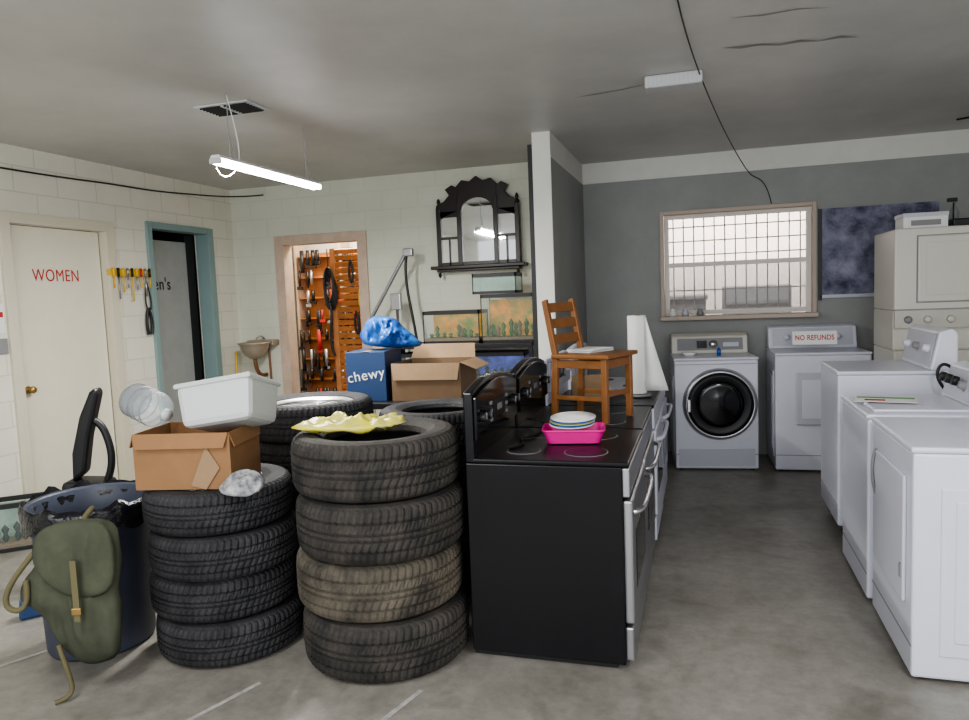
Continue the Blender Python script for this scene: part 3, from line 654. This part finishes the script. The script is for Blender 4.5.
f1=machine("front_load_washer",(.075,7.10,0),math.radians(6),W=.72,D=.66,H=1.02,kind='front')
D2=-.33
prism("console",[(.10,1.025),(.13,1.19),(.20,1.22),(.32,1.20),(.32,1.025)],-.355,.345,BISQ,f1,'X',.012)
prism("console_panel",[(.104,1.06),(.124,1.17),(.121,1.172),(.100,1.06)],-.30,.30,GRYP,f1,'X')
lathe("dial",[(0,.03),(.035,.03),(.04,0),(0,0)],CHR,f1,(.03,.115,1.115),(pi/2-.2,0,0),24)
box("display",-.12,-.03,.095,.105,1.08,1.15,GLS,f1);box("buttons",.12,.26,.098,.106,1.09,1.13,ENAM2,f1)
S=1.33
lathe("door_ring",[(r*S,z) for r,z in[(.205,.012),(.210,.045),(.225,.05),(.237,.03),(.245,0),(.205,0)]],STL,f1,(.03,D2,.605),(pi/2,0,0),64)
lathe("door_ring_dark",[(r*S,z) for r,z in[(.165,.005),(.213,.048),(.19,.055),(.155,.03)]],DARK,f1,(.03,D2,.605),(pi/2,0,0),64)
lathe("door_glass",[(r*S,z) for r,z in[(0,.03),(.06,.028),(.12,.015),(.175,.02),(.175,0),(0,0)]],GLS,f1,(.03,D2,.605),(pi/2,0,0),64)
box("door_handle",-.26,-.225,D2-.06,D2-.03,.54,.66,CHR,f1,.008)
box("fascia_line",-.35,.35,D2-.004,D2,.965,.97,GRYP,f1)
box("lower_panel",-.33,.33,D2-.006,D2,.04,.20,ENAM2,f1,.004)
f2=machine("clothes_dryer",(.98,7.13,0),math.radians(2),W=.77,D=.64,H=1.05,kind='plain',bgh=.20)
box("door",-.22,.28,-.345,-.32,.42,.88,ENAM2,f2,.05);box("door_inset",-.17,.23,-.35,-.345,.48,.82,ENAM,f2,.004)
ns=grp("no_refunds_sign",(.94,6.925,1.175),rx=math.radians(-15));box("card",-.18,.18,-.004,0,-.06,.06,PAPER,ns)
text("label","NO REFUNDS",.064,RED,ns,(0,-.006,0),(pi/2,0,0),sx=.76,off=.001)
bo=grp("bottle_blue",(.14,6.99,1.026));lathe("body",[(0,0),(.02,0),(.02,.05),(.01,.06),(.01,.075),(0,.075)],BLUEB,bo,seg=20)
ds=grp("small_dish",(-.12,6.97,1.026));lathe("dish",[(0,0),(.04,0),(.07,.035),(.065,.035),(.035,.006),(0,.006)],WHT,ds,seg=24)
su=grp("stacked_laundry_center",(1.725,6.45,0))
box("base",-.345,.345,-.34,.34,.02,1.12,BISQ,su,.012);box("top_unit",-.345,.345,-.34,.34,1.42,2.03,BISQ,su,.012)
box("control_neck",-.345,.345,-.30,.34,1.12,1.42,BISQ,su,.008)
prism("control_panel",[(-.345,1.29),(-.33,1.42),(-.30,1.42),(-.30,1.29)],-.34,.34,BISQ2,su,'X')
box("seam",-.344,.344,-.342,-.34,1.425,1.432,GRYP,su)
for x in(-.25,-.12,.03,.18): lathe("dial",[(0,.03),(.022,.03),(.03,0),(0,0)],GRYP if x<-.2 else BISQ,su,(x,-.335,1.35),(pi/2,0,0),24)
box("dryer_door_gap",-.20,.25,-.342,-.34,1.475,1.975,GRYP,su,0);box("dryer_door",-.193,.243,-.362,-.342,1.482,1.968,BISQ,su,.012);box("door_inset",-.14,.19,-.367,-.362,1.53,1.92,BISQ,su,.010);box("door_grip",.15,.2,-.37,-.362,1.66,1.78,GRYP,su)
box("washer_lid",-.28,.28,-.32,-.31,1.08,1.115,BISQ2,su)
cb2=grp("small_shoe_box",(1.60,6.30,2.031),.05);box("carton",-.15,.15,-.1,.1,0,.10,PAPER,cb2,.003);box("lid",-.155,.155,-.105,.105,.085,.115,ENAM2,cb2,.003);box("print",-.1,.1,-.107,-.105,.02,.06,GRYP,cb2)
rt=grp("black_router",(1.92,6.33,2.031));box("case",-.12,.12,-.08,.08,0,.06,DARK,rt,.01)
for x in(-.08,.08): cyl("antenna",(x,.06,.12),.006,.14,DARK,rt,seg=8)
sp=grp("spray_bottle",(1.92,6.65,2.031));lathe("body",[(0,0),(.035,0),(.035,.14),(.012,.19),(.012,.22),(0,.22)],GRYP,sp,seg=20);box("trigger",-.05,.02,-.012,.012,.22,.25,DARK,sp,.004)
for i,x in enumerate((-.28,-.16,-.02)):
    q=grp("sill_ornament",(x,YR-.07,wz0));lathe("body",[(0,0),(.03,0),(.035,.03),(.02,.06),(.028,.07),(.0,.075)],[PAPER,ENAM2,GRYP][i],q,seg=16)
# ------------------------------------------------------------ lights
def area(name,loc,rot,sx,sy,power,colr=(1,1,1)):
    l=bpy.data.lights.new(name,'AREA');l.shape='RECTANGLE';l.size=sx;l.size_y=sy;l.energy=power;l.color=colr
    o=bpy.data.objects.new(name,l);o.location=loc;o.rotation_euler=rot;col.objects.link(o);return o
area("tube_light_glow",(-2.765,4.37,2.49),(0,0,0),.1,1.2,88,(1,.98,.93))
area("rear_bay_light",(-.5,-1.6,1.9),(math.radians(82),0,0),5.5,2.2,155,(.96,.98,1))
area("added_overhead_fill_a",(-2.0,.8,2.85),(0,0,0),.3,1.2,48,(.99,.98,.96))  # unseen overhead fill added to brighten the near part of the room
area("added_overhead_fill_b",(1.2,1.2,2.85),(0,0,0),.3,1.2,48,(.97,.98,1))  # second added fill from above, out of view on the right
area("tool_room_light",(-4.0,7.75,2.85),(0,0,0),.8,.5,60,(1,.88,.72))
area("window_daylight",(.3,9.2,2.9),(math.radians(60),0,0),3,1,140,(1,.97,.93))
W=bpy.data.worlds.new("World");bpy.context.scene.world=W;W.use_nodes=True
W.node_tree.nodes["Background"].inputs[0].default_value=(.93,.955,1,1);W.node_tree.nodes["Background"].inputs[1].default_value=1.0
try: bpy.context.scene.view_settings.look='AgX - Medium High Contrast'
except Exception: pass
# ------------------------------------------------------------ camera
cam=bpy.data.cameras.new("camera");cam.sensor_width=36;cam.lens=725/969*36;cam.clip_start=.05
co_=bpy.data.objects.new("camera",cam);col.objects.link(co_)
r=Vector((.9574,.2861,-.0398)).normalized();bk=Vector((.2885,-.9535,.0869));up=bk.cross(r).normalized();bk=r.cross(up).normalized()
M=Matrix((r,up,bk)).transposed().to_4x4();M.translation=(0,0,1.65);co_.matrix_world=M
bpy.context.scene.camera=co_
